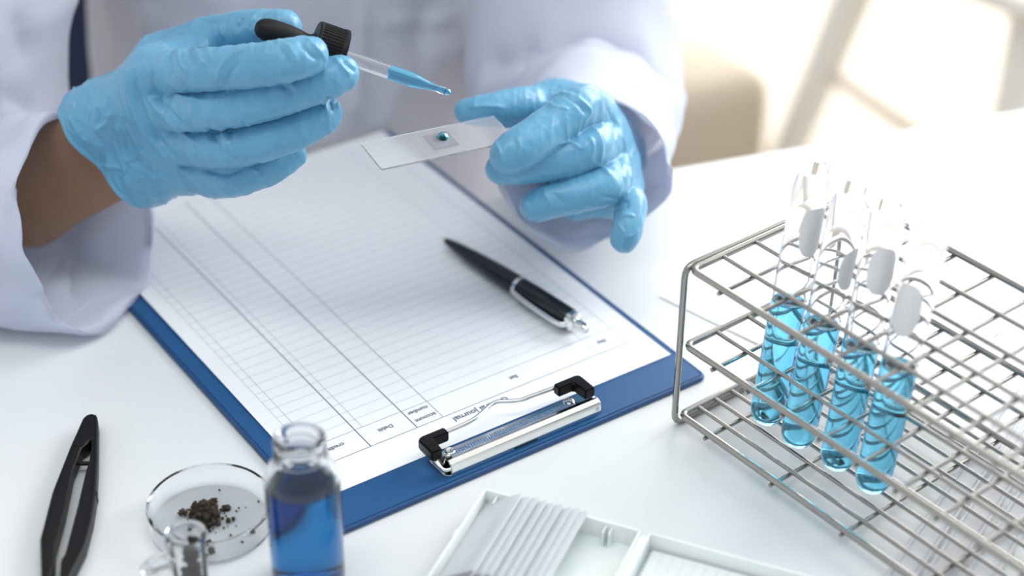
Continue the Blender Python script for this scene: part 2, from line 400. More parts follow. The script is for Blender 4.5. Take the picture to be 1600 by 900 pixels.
TR, TW = .0086, .0009
def tube_profile(L, h):
    o = [(0, 0)]+[(TR*math.sin(math.radians(a)), TR-TR*math.cos(math.radians(a))) for a in range(12, 91, 13)]
    o += [(TR, .03), (TR, L*.5), (TR, L-.0012), (TR+.0004, L-.0006), (TR+.0002, L), (TR-TW, L-.0002), (TR-TW, L*.75), (TR-TW, h)]
    return o
def liquid_wall(h):
    ri = TR-TW
    return [(0, TR-ri)]+[(ri*math.sin(math.radians(a)), TR-ri*math.cos(math.radians(a))) for a in range(10, 91, 10)]+[(ri, h*.5), (ri, h)]
def liquid_top(h):
    ri = TR-TW; return [(ri, h), (ri*.93, h-.0008), (ri*.8, h-.0013), (ri*.5, h-.0017), (0, h-.0018)]
TL = .1430
lab = ['leftmost and farthest test tube in the wire rack, its oval patch turned right', 'second test tube from the left in the wire rack, patch half hidden',
       'third test tube from the left in the wire rack, patch facing the viewer', 'rightmost and nearest test tube in the wire rack with a large white patch']
tubes = [((1273, 262), (1200, 640), (1236, 468), 38, .064, .090), ((1332, 294), (1248, 675), (1288, 503), 58, .064, .086),
         ((1390, 322), (1310, 710), (1345, 540), 18, .069, .093), ((1455, 358), (1365, 745), (1400, 570), -20, .068, .095)]
for i, (tp, bt, lv, th, s0, s1) in enumerate(tubes):
    T = tab(*tp, .1515); B = tab(*bt, .018); ax = T-B; ax /= np.linalg.norm(ax)
    bot = B-ax*.0082
    t = thing('test_tube', lab[i], 'test tube', tuple(bot), 0, 'test tubes of blue liquid in the wire rack')
    q = Vector(ax).to_track_quat('Z', 'Y'); t.rotation_euler = q.to_euler()
    length = np.linalg.norm(T-bot)
    # height of the blue surface along the axis
    s = min(np.linspace(.02, .12, 400), key=lambda s_: abs((lambda p: 450-F*((p-CAM)@UP)/((p-CAM)@fw))(bot+ax*s_)-lv[1]))
    lathe('glass_tube', tube_profile(length, s), M_glass, t, 48)
    liquid_body('blue_liquid', liquid_wall(s), liquid_top(s), M_aqua, M_aqua_in, t, 48)
    # oval marking patch following the wall
    inv = np.array(q.inverted().to_matrix()); view = inv @ (CAM-(bot+ax*.1)); a0 = math.atan2(view[1], view[0])
    # image right is +angle about the axis
    mid = s+.010+.5*(s1-s0)+(.018, .012, .022, .0095)[i]; hh = (s1-s0)/2; hw = .0068/TR
    V = []; Fc = []; nr, na = 6, 28; rr_ = TR+.00015
    for j in range(nr+1):
        for k in range(na):
            a = 2*math.pi*k/na; f = j/nr
            ex = abs(math.cos(a))**.8*math.copysign(1, math.cos(a)); ey = abs(math.sin(a))**.8*math.copysign(1, math.sin(a))
            g = a0+math.radians(th)+f*hw*ex; V.append((rr_*math.cos(g), rr_*math.sin(g), mid+f*hh*ey))
    for j in range(nr):
        for k in range(na): l = (k+1) % na; Fc.append((j*na+k, j*na+l, (j+1)*na+l, (j+1)*na+k))
    pyd('marking_patch', V, Fc, M_frost, t)['label'] = 'white oval patch for writing'

# sheets of paper under and behind the rack
def sheet(name, label, corners, z, extra=None):
    t = thing(name, label, 'paper', tuple(np.append(np.mean(corners, 0)[:2], z)))
    c = np.mean(corners, 0)
    bm = bmesh.new(); n = 10; g = []
    for i in range(n+1):
        row = []
        for j in range(n+1):
            a, b = i/n, j/n
            p = (1-a)*(1-b)*corners[0]+a*(1-b)*corners[1]+a*b*corners[2]+(1-a)*b*corners[3]-c
            row.append(bm.verts.new((p[0], p[1], .0003+.0004*math.sin(3*a+2*b)**2)))
        g.append(row)
    for i in range(n):
        for j in range(n): bm.faces.new((g[i][j], g[i+1][j], g[i+1][j+1], g[i][j+1]))
    frombm('sheet', bm, M_paper, t, auto=None)
    return t, c
q0 = tab(1030, 464); da = math.radians(-42)
d1 = np.array([math.cos(da), math.sin(da), 0]); d2 = np.array([-d1[1], d1[0], 0])
shA, cA = sheet('printed_sheet', 'white printed sheet lying flat under the wire rack', [q0, q0+d1*.297, q0+d1*.297+d2*.21, q0+d2*.21], .0003)
V = []; Fc = []; rnd = random.Random(4)
def local_print(px, py, wd, hh):
    p = tab(px, py)-cA
    b = len(V)
    for sx, sy in ((-1, -1), (1, -1), (1, 1), (-1, 1)):
        qv = p+d2*(sx*wd/2)+d1*(sy*hh/2); V.append((qv[0], qv[1], .0008))
    Fc.append((b, b+1, b+2, b+3))
for r_ in range(12):
    for k in range(rnd.randint(2, 5)):
        p = q0+d1*(.10+.0145*r_)+d2*(.075+.02*k+rnd.random()*.008)
        b = len(V); wd = .003+.007*rnd.random(); hh = .0011
        for sx, sy in ((-1, -1), (1, -1), (1, 1), (-1, 1)):
            qv = p-cA+d2*(sx*wd/2)+d1*(sy*hh/2); V.append((qv[0], qv[1], .0009))
        Fc.append((b, b+1, b+2, b+3))
pyd('printing', V, Fc, M_inkl, shA, smooth=False)
q1 = tab(1395, 262)
dB = math.radians(14); b1 = np.array([math.cos(dB), math.sin(dB), 0]); b2 = np.array([-b1[1], b1[0], 0])
sheet('blank_sheet', 'blank white sheet lying on the table behind the wire rack', [q1-b2*.17, q1-b2*.17+b1*.25, q1-b2*.02+b1*.25, q1-b2*.02], .0003)
# clear wrapped strips under the near end of the rack
M_film = mat('clear_film', (.92, .93, .96), .15, Transmission_Weight=.4, IOR=1.3)
M_pink = mat('pinkish_band', (.62, .50, .48), .7)
s0, s1 = tab(1415, 905, .001), tab(1585, 655, .001); sv = s1-s0; sl = np.linalg.norm(sv); sa = math.atan2(sv[1], sv[0])
for k, (off, wd) in enumerate(((-.014, .012), (0, .012), (.016, .013))):
    ctr = s0+sv*.5+np.array([math.sin(sa), -math.cos(sa), 0])*(off+.012)
    t = thing('wrapped_strip', ('left one of three clear wrapped strips under the near end of the rack', 'middle wrapped strip with a pinkish band under the near end of the rack', 'right one of three clear wrapped strips under the near end of the rack')[k], 'strip', (ctr[0], ctr[1], .0014), sa, 'wrapped strips under the rack')
    box('wrapper', (0, 0, .0006), (sl+.05, wd, .0010), M_film, t, bevel=.0002, seg=1)
    box('strip', (0, 0, .0006), (sl+.03, wd*.35, .0005), M_pink if k == 1 else M_paper, t, bevel=.0001, seg=1)
    for y in (-wd*.36, wd*.36): box('seam', (0, y, .0012), (sl+.05, .0004, .0003), M_inkl, t)

# ------------------------------------------------------------------ bottle of blue liquid
bp = tab(483, 905)
bot = thing('reagent_bottle', 'open clear glass bottle two thirds full of deep blue liquid', 'bottle', tuple(bp))
outer = [(0, .0008), (.012, .0006), (.0150, 0), (.0162, .0016), (.0165, .004), (.0165, .058), (.0160, .0618), (.0146, .0652), (.0124, .0676), (.0112, .0692), (.0106, .0706)]
outer += [(.0106, .0715), (.0114, .0722), (.0117, .0732), (.0112, .0742), (.0106, .0748), (.0106, .0768), (.0112, .0775), (.0116, .0785), (.0112, .0795), (.0106, .0802), (.0106, .0822), (.0114, .0832), (.0116, .0850), (.0113, .0866), (.0103, .0874)]
inner = [(.0090, .0872), (.0082, .0862), (.0079, .084), (.0079, .072), (.0084, .0695), (.0108, .0664), (.0132, .0632), (.0144, .0596), (.0148, .0575)]
low = lambda P: [(r, z if z < .0692 else .0692+(z-.0692)*.68) for r, z in P]
lathe('glass_body', low(outer+inner), M_glass, bot, 64, 50)
liquid_body('blue_liquid', [(0, .0026), (.011, .0028), (.0140, .0036), (.0148, .006), (.0148, .0575)], [(.0148, .0575), (.0142, .0565), (.0120, .0560), (0, .0559)], M_deep, M_deep_in, bot, 64)

# ------------------------------------------------------------------ petri dish with soil
pc = tab(331, 819); pc[2] = .0004
dish = thing('petri_dish', 'round clear petri dish holding a heap of dark soil', 'petri dish', tuple(pc))
Rb = .0288
lathe('dish_wall', [(0, 0), (Rb-.0006, 0), (Rb, .0006), (Rb+.0006, .0125), (Rb+.0002, .0130), (Rb-.0010, .0127), (Rb-.0014, .0012), (Rb-.002, .0010), (0, .0010)], M_plas, dish, 72)
def clump(bm, c, r, rnd):
    g = bmesh.ops.create_icosphere(bm, subdivisions=2 if r > .0012 else 1, radius=1)
    s = [r*(.7+.6*rnd.random()) for _ in range(3)]; R_ = Matrix.Rotation(rnd.random()*6, 3, Vector((rnd.random(), rnd.random(), rnd.random()+.1)))
    for v in g['verts']:
        p = v.co*(1+.75*(rnd.random()-.5)); p = R_ @ Vector((p.x*s[0], p.y*s[1], p.z*s[2])); v.co = p+Vector(c)
rnd = random.Random(11)
bm = bmesh.new(); h0 = tab(319, 809, .0012)-pc
for k in range(430):
    a = rnd.random()*6.28; d = abs(rnd.gauss(0, .0044)); x, y = d*math.cos(a)*.95, d*math.sin(a)*1.15
    z = .0012+max(0, .0085-abs(d)*.9)*rnd.random()
    clump(bm, (h0[0]+x, h0[1]+y, z), .0004+.0015*rnd.random()**2.5, rnd)
for px, py, r in ((285, 799, .0017), (290, 803, .0010), (281, 803, .0010), (296, 797, .0009), (292, 797, .0007), (326, 846, .0012), (330, 858, .0015), (322, 866, .0012), (334, 848, .0007), (336, 861, .0005), (299, 792, .0007), (306, 785, .0008), (330, 786, .0013)):
    p = tab(px, py, .0022)-pc; clump(bm, (p[0], p[1], .0018), r, rnd)
heap = frombm('soil_heap', bm, M_soil, None, auto=None)
heap.location = tuple(pc); tag(heap, 'heap of dark crumbly soil inside the petri dish', 'soil', kind='stuff')
grains = [(343, 766, .0008, 'small reddish grain at the back of the petri dish floor'), (404, 783, .0007, 'soil grain near the right wall of the dish, farthest back'),
          (373, 794, .0007, 'soil grain right of the heap, the farther of a close pair'), (369, 798, .0006, 'soil grain right of the heap, the nearer of a close pair'), (357, 814, .0014, 'largest loose soil crumb just right of the heap'),
          (364, 811, .0010, 'soil crumb touching the right of the largest loose crumb'), (348, 810, .0009, 'soil crumb between the heap and the largest loose crumb'), (353, 806, .0006, 'tiny soil crumb above the largest loose crumb'),
          (393, 829, .0013, 'dark soil crumb near the front right wall of the dish'), (378, 845, .0008, 'soil grain at the front of the dish floor'), (360, 836, .0007, 'soil grain front of the largest loose crumb'), (369, 821, .0006, 'tiny soil grain right below the largest loose crumb'), (384, 792, .0005, 'tiny soil grain midway to the right wall of the dish')]
for px, py, r, lb in grains:
    bm = bmesh.new(); p = tab(px, py, .0016); clump(bm, (0, 0, 0), r, rnd)
    g = frombm('soil_grain', bm, M_soil, None, auto=None); g.location = (p[0], p[1], .0011+r*.6); tag(g, lb, 'soil', 'loose soil grains in the dish')

# ------------------------------------------------------------------ snap-cap vial with soil
vp = at(290, 833, .79); vh = vp[2]
vial = thing('snap_cap_vial', 'small clear plastic vial of soil with its flip cap open', 'vial', (vp[0], vp[1], 0))
vr = .0083
M_vial = glass('clear_vial_plastic', (.97, .975, .98), .01, 1.45)
lathe('vial_wall', [(0, 0), (vr-.0022, 0), (vr-.0012, .001), (vr-.0008, .004), (vr-.0003, vh-.003), (vr+.0006, vh-.0026), (vr+.0008, vh-.001), (vr+.0005, vh), (vr-.0008, vh), (vr-.0013, vh-.003), (vr-.0018, .004), (vr-.0026, .0016), (0, .0014)], M_vial, vial, 40)
cc = at(247, 882, .79)-np.array([vp[0], vp[1], 0])
cap = lathe('flip_cap', [(0, -.0010), (.0052, -.0010), (.0056, -.003), (.0062, -.003), (.0064, -.0006), (.0076, -.0002), (.0078, .0008), (.0070, .0014), (0, .0012)], M_vial, vial, 36)
cap.location = tuple(cc); cap.rotation_euler = (math.radians(-6), math.radians(-14), 0)
tube('hinge', catmull([(cc[0]+.0062, cc[1]+.003, cc[2]+.001), (cc[0]*.62, cc[1]*.5, vh-.0046), (-vr*.85, -.0042, vh-.0015)], 5), .0011, M_vial, vial, 8)
bm = bmesh.new(); rnd = random.Random(5)
for k in range(120):
    t_ = rnd.random(); a = rnd.random()*6.28; d = rnd.random()**.5*.0058*(1-.5*t_)
    clump(bm, (d*math.cos(a)+.0012, d*math.sin(a), .0032+t_*(vh-.013)), .0008+.001*rnd.random(), rnd)
for k in range(14):
    clump(bm, (.0015+.003*(rnd.random()-.4), .0048+.0006*rnd.random(), vh-.006-.006*rnd.random()), .0007+.0008*rnd.random(), rnd)
vs_ = frombm('soil_sample', bm, M_soil, None, auto=None); vs_.location = (vp[0], vp[1], 0)
tag(vs_, 'grey-brown soil inside the small snap-cap vial', 'soil', kind='stuff')

# ------------------------------------------------------------------ tweezers
S = 3.335
def tz(pts, z): return [tab(40+x/S, 630+y/S, z) for x, y in pts]
tw0 = tab(110, 800)
twz = thing('tweezers', 'black plastic tweezers lying on the left of the table', 'tweezers', (tw0[0], tw0[1], 0))
zt, zb = .0085, .0012
out_l = [(318, 62), (300, 78), (235, 220), (140, 460), (75, 710), (80, 900), (96, 1010), (112, 1120)]
in_l = [(338, 190), (318, 210), (290, 232), (265, 300), (245, 345), (200, 560), (150, 750), (146, 830), (124, 900), (122, 1010), (118, 1120)]
out_r = [(350, 56), (372, 66), (377, 90), (375, 300), (365, 480), (345, 600), (308, 742), (230, 900), (180, 1010), (130, 1120)]
in_r = [(340, 190), (342, 215), (332, 300), (316, 345), (270, 540), (206, 780), (184, 815), (178, 900), (150, 1010), (122, 1120)]
def shift(P): return [(p[0]-tw0[0], p[1]-tw0[1]) for p in tz(P, zt)]
for nm, a, b in (('left_arm', out_l, in_l), ('right_arm', out_r, in_r)):
    head = [(338, 56)] if nm == 'left_arm' else [(338, 56)]
    A = shift(head+a); Bq = shift([(338, 150)]+b)
    pl = A+Bq[::-1]
    if nm == 'right_arm': pl = pl[::-1]
    arm = prism('arm', pl, zb, zt, M_black, twz, bevel=.0005, seg=1)
    lo = [np.array(p) for p in shift(a[1:6])]
    ridge = tube('edge_rib', [(p[0]+(.0009 if nm == 'left_arm' else -.0009), p[1], zt+.0001) for p in lo], .00055, M_black, arm, 6)
prism('head', shift([(317, 64), (337, 57), (352, 57), (371, 67), (376, 95), (376, 178), (340, 190), (318, 206), (288, 230), (238, 221), (300, 79)][::-1]), zb, zt+.0004, M_black, twz, bevel=.0005, seg=1)
p, q = tz([(250, 318)], .005)[0], tz([(328, 318)], .005)[0]
tube('spacer_bar', [(p[0]-tw0[0]-.001, p[1]-tw0[1], .0055), (q[0]-tw0[0]+.001, q[1]-tw0[1], .0055)], .0011, M_black, twz, 8)
for k in range(9):
    x, y = 368-3.2*k, 490+12.5*k
    c = tz([(x, y)], .0045)[0]
    box('grip_ridge', (c[0]-tw0[0], c[1]-tw0[1], .0048), (.0016, .0010, .0068), M_black, twz, bevel=.0003, seg=1)

# ------------------------------------------------------------------ slide box with its stack of slides
t0 = tab(757, 762, .012); t1 = tab(1003, 828, .012); tv = t1-t0; ta = math.atan2(tv[1], tv[0]); W = np.linalg.norm(tv)
sb = thing('slide_box', 'open white plastic slide box with a hinged lid at the front edge', 'box', (t0[0], t0[1], 0), ta)
Ly, Hb, th = .088, .012, .0013
def tray(name, x0, x1, parent, lip=0.):
    bm = bmesh.new()
    add_box(bm, ((x0+x1)/2, -Ly/2, .0008), (x1-x0, Ly, .0016), bevel=.0004)
    for x in (x0+th/2, x1-th/2): add_box(bm, (x, -Ly/2, Hb/2), (th, Ly, Hb), bevel=.0004)
    for y in (-th/2, -Ly+th/2): add_box(bm, ((x0+x1)/2, y, Hb/2), (x1-x0, th, Hb), bevel=.0004)
    return frombm(name, bm, M_tray, parent)
tr = tray('tray', 0, W, sb)
for x in (.003+.0, .0115, .0575, .0605):
    box('rib', (x+.004, -.0035, .0055), (.0009, .006, .009), M_tray, tr, bevel=.0002, seg=1)
box('clasp', (-.0012, -.031, .006), (.0028, .006, .005), M_tray, tr, bevel=.0006)
ld = tray('lid', W+.0035, W+.0035+W, sb)
bm = bmesh.new(); add_box(bm, (W*1.5+.0035, -Ly/2, .0032), (W-.006, Ly-.006, .0032), bevel=.0008)
fm = frombm('foam_pad', bm, M_foam, ld)
for k in range(13): box('foam_ridge', (W+.012+.0052*k, -Ly/2, .0050), (.0012, Ly-.010, .0010), M_foam, ld, bevel=.0004, seg=1)
box('hinge', (W+.0018, -Ly/2, .0098), (.0038, Ly-.004, .0014), M_tray, sb, bevel=.0005)
ordn = ['leftmost', 'second', 'third', 'fourth', 'fifth', 'sixth', 'seventh', 'eighth', 'rightmost']
til = math.radians(33); sw = .0255
sl_me = None; cs, sn = math.cos(ta), math.sin(ta)
for k in range(9):
    xt = .0205+.00405*k                       # raised long edge
    lx, lz = xt-sw*math.cos(til)/2, .0165-sw*math.sin(til)/2-(.0004*math.sin(k*2.3))
    ly = -.0016-.038-.0004*math.sin(k*1.7)
    w0 = (t0[0]+cs*lx-sn*ly, t0[1]+sn*lx+cs*ly, lz)
    g = thing('stacked_slide', ('leftmost glass slide of the leaning row in the white box' if k == 0 else 'rightmost glass slide of the leaning row in the white box' if k == 8 else ordn[k]+' glass slide from the left in the leaning row in the white box'), 'slide', w0, ta, 'glass slides leaning in the white box')
    g.rotation_euler = (Matrix.Rotation(ta, 3, 'Z') @ Matrix.Rotation(-til, 3, 'Y')).to_euler()
    if sl_me is None:
        b = prism('plate', rrect(-sw/2, -.038, sw/2, .038, .0012, 3), -.0005, .0005, M_slide2, g, bevel=.00015, seg=1); sl_me = b.data
        f = box('frosted_end', (0, -.0285, .00056), (sw-.001, .018, .00008), M_square, g); sl_fr = f.data
        f['label'] = 'grey frosted end'
    else:
        b = bpy.data.objects.new('plate', sl_me); COL.objects.link(b); b.parent = g
        f = bpy.data.objects.new('frosted_end', sl_fr); COL.objects.link(f); f.parent = g; f['label'] = 'grey frosted end'

# ------------------------------------------------------------------ the slide held over the form, with its droplet
A0 = np.array([-.0772, .8045, .1191]); sl_l = np.array([.8784, .4763, -.0398]); sl_w = np.array([.4725, -.8779, -.0779])
sl_l /= np.linalg.norm(sl_l); sl_n = np.cross(sl_w, sl_l); sl_n /= np.linalg.norm(sl_n); sl_w = np.cross(sl_l, sl_n)
RM = Matrix(((sl_l[0], -sl_w[0], sl_n[0]), (sl_l[1], -sl_w[1], sl_n[1]), (sl_l[2], -sl_w[2], sl_n[2])))
hs = thing('microscope_slide', 'frosted glass slide with a grey square pinched by the fingers of one blue glove', 'slide', tuple(A0))
hs.rotation_euler = RM.to_euler()
prism('glass_plate', rrect(0, -.026, .076, 0, .0012, 3), -.0012, 0, M_slide, hs, bevel=.0002, seg=1)
box('grey_square', (.0394, -.0125, .0001), (.0137, .0138, .0002), M_square, hs)['label'] = 'grey square film'
dr = lathe('water_droplet', [(0, .0030), (.0010, .0029), (.0019, .0024), (.0027, .0016), (.0031, .0008), (.0030, .0001), (.0028, 0), (0, 0)], M_drop, hs, 28)
dr.location = (.0412, -.0108, .0002); dr['label'] = 'teal droplet'

# ------------------------------------------------------------------ dropper
d_tip = at(697, 143, .910); d_cap = at(515, 80.5, .893)
dax = d_tip-d_cap; dl = np.linalg.norm(dax); dax /= dl
dp = thing('glass_dropper', 'glass dropper with black cap and bulb held above the frosted slide', 'dropper', tuple(d_cap))
dp.rotation_euler = Vector(dax).to_track_quat('Z', 'Y').to_euler()
bm = bmesh.new(); capR = .0128; nseg = 90
rings = [(0, -.0090), (capR-.0030, -.0090), (capR-.0006, -.0088), (capR-.0001, -.0082), (capR, -.0074), (capR, -.0070), (capR, .0036), (capR+.0001, .0042), (capR+.0003, .0046), (capR+.0003, .0064), (capR-.0004, .0068), (0, .0068)]
V = []; Fc = []; rows = []
for r, z in rings:
    if r == 0: rows.append([len(V)]); V.append((0, 0, z)); continue
    rows.append(list(range(len(V), len(V)+nseg*2)))
    for k in range(nseg*2):
        a = math.pi*k/nseg; q = r-(.00045 if (k % 4) in (2, 3) and -.0072 < z < .0040 else 0)
        V.append((q*math.cos(a), q*math.sin(a), z))
for a, b in zip(rows, rows[1:]):
    n2 = nseg*2
    for k in range(n2):
        l = (k+1) % n2
        if len(a) == 1: Fc.append((a[0], b[l], b[k]))
        elif len(b) == 1: Fc.append((a[k], a[l], b[0]))
        else: Fc.append((a[k], a[l], b[l], b[k]))
pyd('screw_cap', V, Fc, M_black, dp, auto=30)
lathe('rubber_bulb', [(.0062, -.0088), (.0060, -.0100), (.0050, -.0112), (.0049, -.013), (.0056, -.017), (.0061, -.022), (.0061, -.026), (.0060, -.030), (.0056, -.0330), (.0048, -.0353), (.0036, -.0370), (.0020, -.0380), (0, -.0383)], M_rubber, dp, 40, 60)
gl = dl
lathe('glass_pipette', [(.0036, .0060), (.0037, gl-.030), (.0037, gl-.019), (.0033, gl-.0155), (.0021, gl-.0095), (.0017, gl-.004), (.0021, gl-.0022), (.0020, gl-.0004), (.0013, gl), (.0009, gl-.0004)], M_glass, dp, 32)
lathe('glass_bore', [(.0029, gl-.0304), (.0029, .0060)], M_glass, dp, 32)
liquid_body('blue_liquid', [(0, gl-.0002), (.0009, gl-.0004), (.0010, gl-.004), (.0014, gl-.0095), (.0026, gl-.0155), (.0029, gl-.019), (.0029, gl-.0304)][::-1], [(0, gl-.0312), (.0022, gl-.0310), (.0029, gl-.0304)], M_aqua, M_aqua_in, dp, 32)
dd = lathe('hanging_drop', [(0, gl+.0026), (.0010, gl+.0023), (.0017, gl+.0014), (.0018, gl+.0006), (.0013, gl-.0003), (0, gl-.0004)], M_aqua, dp, 24)
dd['label'] = 'small drop at the tip'

# ------------------------------------------------------------------ signed-distance modelling of gloves, body and coat
class Field:
    def __init__(s, lo, hi, h):
        s.lo = np.array(lo, np.float32); s.h = h; s.n = np.ceil((np.array(hi)-lo)/h).astype(int)+1
        s.ax = [s.lo[i]+h*np.arange(s.n[i], dtype=np.float32) for i in range(3)]
    def new(s): return np.full(s.n, .03, np.float32)
    def sl(s, lo, hi):
        a = np.clip(np.floor((np.array(lo)-s.lo)/s.h).astype(int), 0, s.n-1); b = np.clip(np.ceil((np.array(hi)-s.lo)/s.h).astype(int)+1, 1, s.n)
        return tuple(slice(x, y) for x, y in zip(a, b))
    def seg(s, D, a, b, ra, rb, k, pad=None):
        a = np.asarray(a, np.float32); b = np.asarray(b, np.float32); m = max(ra, rb)+(pad or k)+3*s.h
        q = s.sl(np.minimum(a, b)-m, np.maximum(a, b)+m)
        X, Y, Z = np.meshgrid(*[s.ax[i][q[i]] for i in range(3)], indexing='ij', sparse=True)
        ab = b-a; L = float(ab@ab)+1e-12
        t = np.clip(((X-a[0])*ab[0]+(Y-a[1])*ab[1]+(Z-a[2])*ab[2])/L, 0, 1)
        d = np.sqrt((X-a[0]-t*ab[0])**2+(Y-a[1]-t*ab[1])**2+(Z-a[2]-t*ab[2])**2)-(ra+(rb-ra)*t)
        D[q] = smin(D[q], d, k)
    def ell(s, D, c, rad, k, rz=0, p=2):
        m = max(rad)*1.05+k+3*s.h; q = s.sl(np.array(c)-m, np.array(c)+m)
        X, Y, Z = np.meshgrid(*[s.ax[i][q[i]]-c[i] for i in range(3)], indexing='ij', sparse=True)
        x = X*math.cos(rz)+Y*math.sin(rz); y = -X*math.sin(rz)+Y*math.cos(rz)
        g = (np.abs(x/rad[0])**p+np.abs(y/rad[1])**p+np.abs(Z/rad[2])**p)**(1/p)
        D[q] = smin(D[q], (g-1)*min(rad), k)
    def mesh(s, D):
        S = D < 0; n = s.n
        c = np.zeros(n-1, np.int16)
        for i in (0, 1):
            for j in (0, 1):
                for k in (0, 1): c += S[i:n[0]-1+i, j:n[1]-1+j, k:n[2]-1+k]
        act = (c > 0) & (c < 8); ids = np.full(n-1, -1, np.int64); idx = np.argwhere(act); ids[act] = np.arange(len(idx))
        acc = np.zeros((len(idx), 3)); cnt = np.zeros(len(idx))
        cor = [(i, j, k) for i in (0, 1) for j in (0, 1) for k in (0, 1)]
        val = {q: D[idx[:, 0]+q[0], idx[:, 1]+q[1], idx[:, 2]+q[2]] for q in cor}
        for q in cor:
            for a in range(3):
                if q[a]: continue
                r = list(q); r[a] = 1; r = tuple(r); d0, d1 = val[q], val[r]; m = (d0 < 0) != (d1 < 0)
                t = d0[m]/(d0[m]-d1[m]); P = np.tile(np.array(q, float), (m.sum(), 1)); P[:, a] += t
                acc[m] += P; cnt[m] += 1
        V = s.lo+(idx+acc/cnt[:, None])*s.h
        Fc = []
        for a in range(3):
            b, e = (a+1) % 3, (a+2) % 3
            sl0 = [slice(None)]*3; sl1 = [slice(None)]*3; sl0[a] = slice(0, n[a]-1); sl1[a] = slice(1, n[a])
            A, B = S[tuple(sl0)], S[tuple(sl1)]; m = A != B
            w_ = np.argwhere(m); w_ = w_[(w_[:, b] > 0) & (w_[:, b] < n[b]-1) & (w_[:, e] > 0) & (w_[:, e] < n[e]-1)]
            def g(db, de):
                x = w_.copy(); x[:, b] -= db; x[:, e] -= de; return ids[x[:, 0], x[:, 1], x[:, 2]]
            Q = np.stack([g(1, 1), g(0, 1), g(0, 0), g(1, 0)], 1)
            fl = ~A[w_[:, 0], w_[:, 1], w_[:, 2]]; Q[fl] = Q[fl][:, ::-1]; Fc.append(Q)
        Fc = np.concatenate(Fc); Fc = Fc[(Fc >= 0).all(1)]
        return V, Fc
def smin(a, b, k):
    h = np.maximum(k-np.abs(a-b), 0)/k; return np.minimum(a, b)-h*h*k*.25
def build(name, V, Fc, m, parent):
    me = bpy.data.meshes.new(name); me.vertices.add(len(V)); me.vertices.foreach_set('co', np.asarray(V, np.float32).ravel())
    me.loops.add(Fc.size); me.loops.foreach_set('vertex_index', Fc.astype(np.int32).ravel())
    me.polygons.add(len(Fc)); me.polygons.foreach_set('loop_start', np.arange(0, Fc.size, 4, dtype=np.int32))
    me.update(calc_edges=True); me.validate()
    return link(name, me, m, parent)
def vnormals(V, Fc):
    N = np.zeros_like(V); fn = np.cross(V[Fc[:, 2]]-V[Fc[:, 0]], V[Fc[:, 3]]-V[Fc[:, 1]])
    for k in range(4): np.add.at(N, Fc[:, k], fn)
    return N/(np.linalg.norm(N, axis=1)[:, None]+1e-20)
def relax(V, Fc, it, f=.5):
    for _ in range(it):
        S = np.zeros_like(V); c = np.zeros(len(V))
        for k in range(4):
            np.add.at(S, Fc[:, k], V[Fc[:, (k+1) % 4]]); np.add.at(c, Fc[:, k], 1)
            np.add.at(S, Fc[:, (k+1) % 4], V[Fc[:, k]]); np.add.at(c, Fc[:, (k+1) % 4], 1)
        V = V+f*(S/c[:, None]-V)
    return V
_rng = np.random.RandomState(3); LAT = _rng.rand(32, 32, 32).astype(np.float32)
def noise3(P):
    i = np.floor(P).astype(int); f = P-i; f = f*f*(3-2*f); i %= 32; j = (i+1) % 32; r = 0
    for a in (0, 1):
        for b in (0, 1):
            for c in (0, 1):
                wv = (f[:, 0] if a else 1-f[:, 0])*(f[:, 1] if b else 1-f[:, 1])*(f[:, 2] if c else 1-f[:, 2])
                r = r+wv*LAT[(j if a else i)[:, 0], (j if b else i)[:, 1], (j if c else i)[:, 2]]
    return r
def ridged(P): return (1-np.abs(2*noise3(P)-1))**3
def fold(V, N, lines):
    """raise or press the surface along polylines lying on it: (points, width, height)"""
    out = np.zeros(len(V))
    for pts, wd, ht in lines:
        best = np.full(len(V), 1e9); tt = np.zeros(len(V)); m = len(pts)-1
        for i in range(m):
            a, b = pts[i], pts[i+1]; ab = b-a; t = np.clip((V-a)@ab/(ab@ab+1e-12), 0, 1)
            d = np.linalg.norm(V-a-t[:, None]*ab, axis=1); u = d < best; best[u] = d[u]; tt[u] = (i+t[u])/m
        out += ht*np.exp(-(best/wd)**1.35)*np.minimum(1, np.minimum(tt, 1-tt)*5+.15)
    return V+N*out[:, None]
def onsurf(V, Fc, polys):
    """drop sight-line polylines onto the modelled surface"""
    bv = BVHTree.FromPolygons([tuple(p) for p in V], [tuple(map(int, f)) for f in Fc]); res = []
    for pts, wd, ht in polys:
        P = []
        for q in catmull([np.array((*p, 0.)) for p in pts], 4):
            h = bv.ray_cast(Vector(CAM), Vector(ray(q[0], q[1])).normalized())
            if h[0] is not None: P.append(np.array(h[0]))
        if len(P) > 1: res.append((P, wd*.001, ht*.001))
    return res
def J(px, py, d, r): return (at(px, py, d), r*d/F)
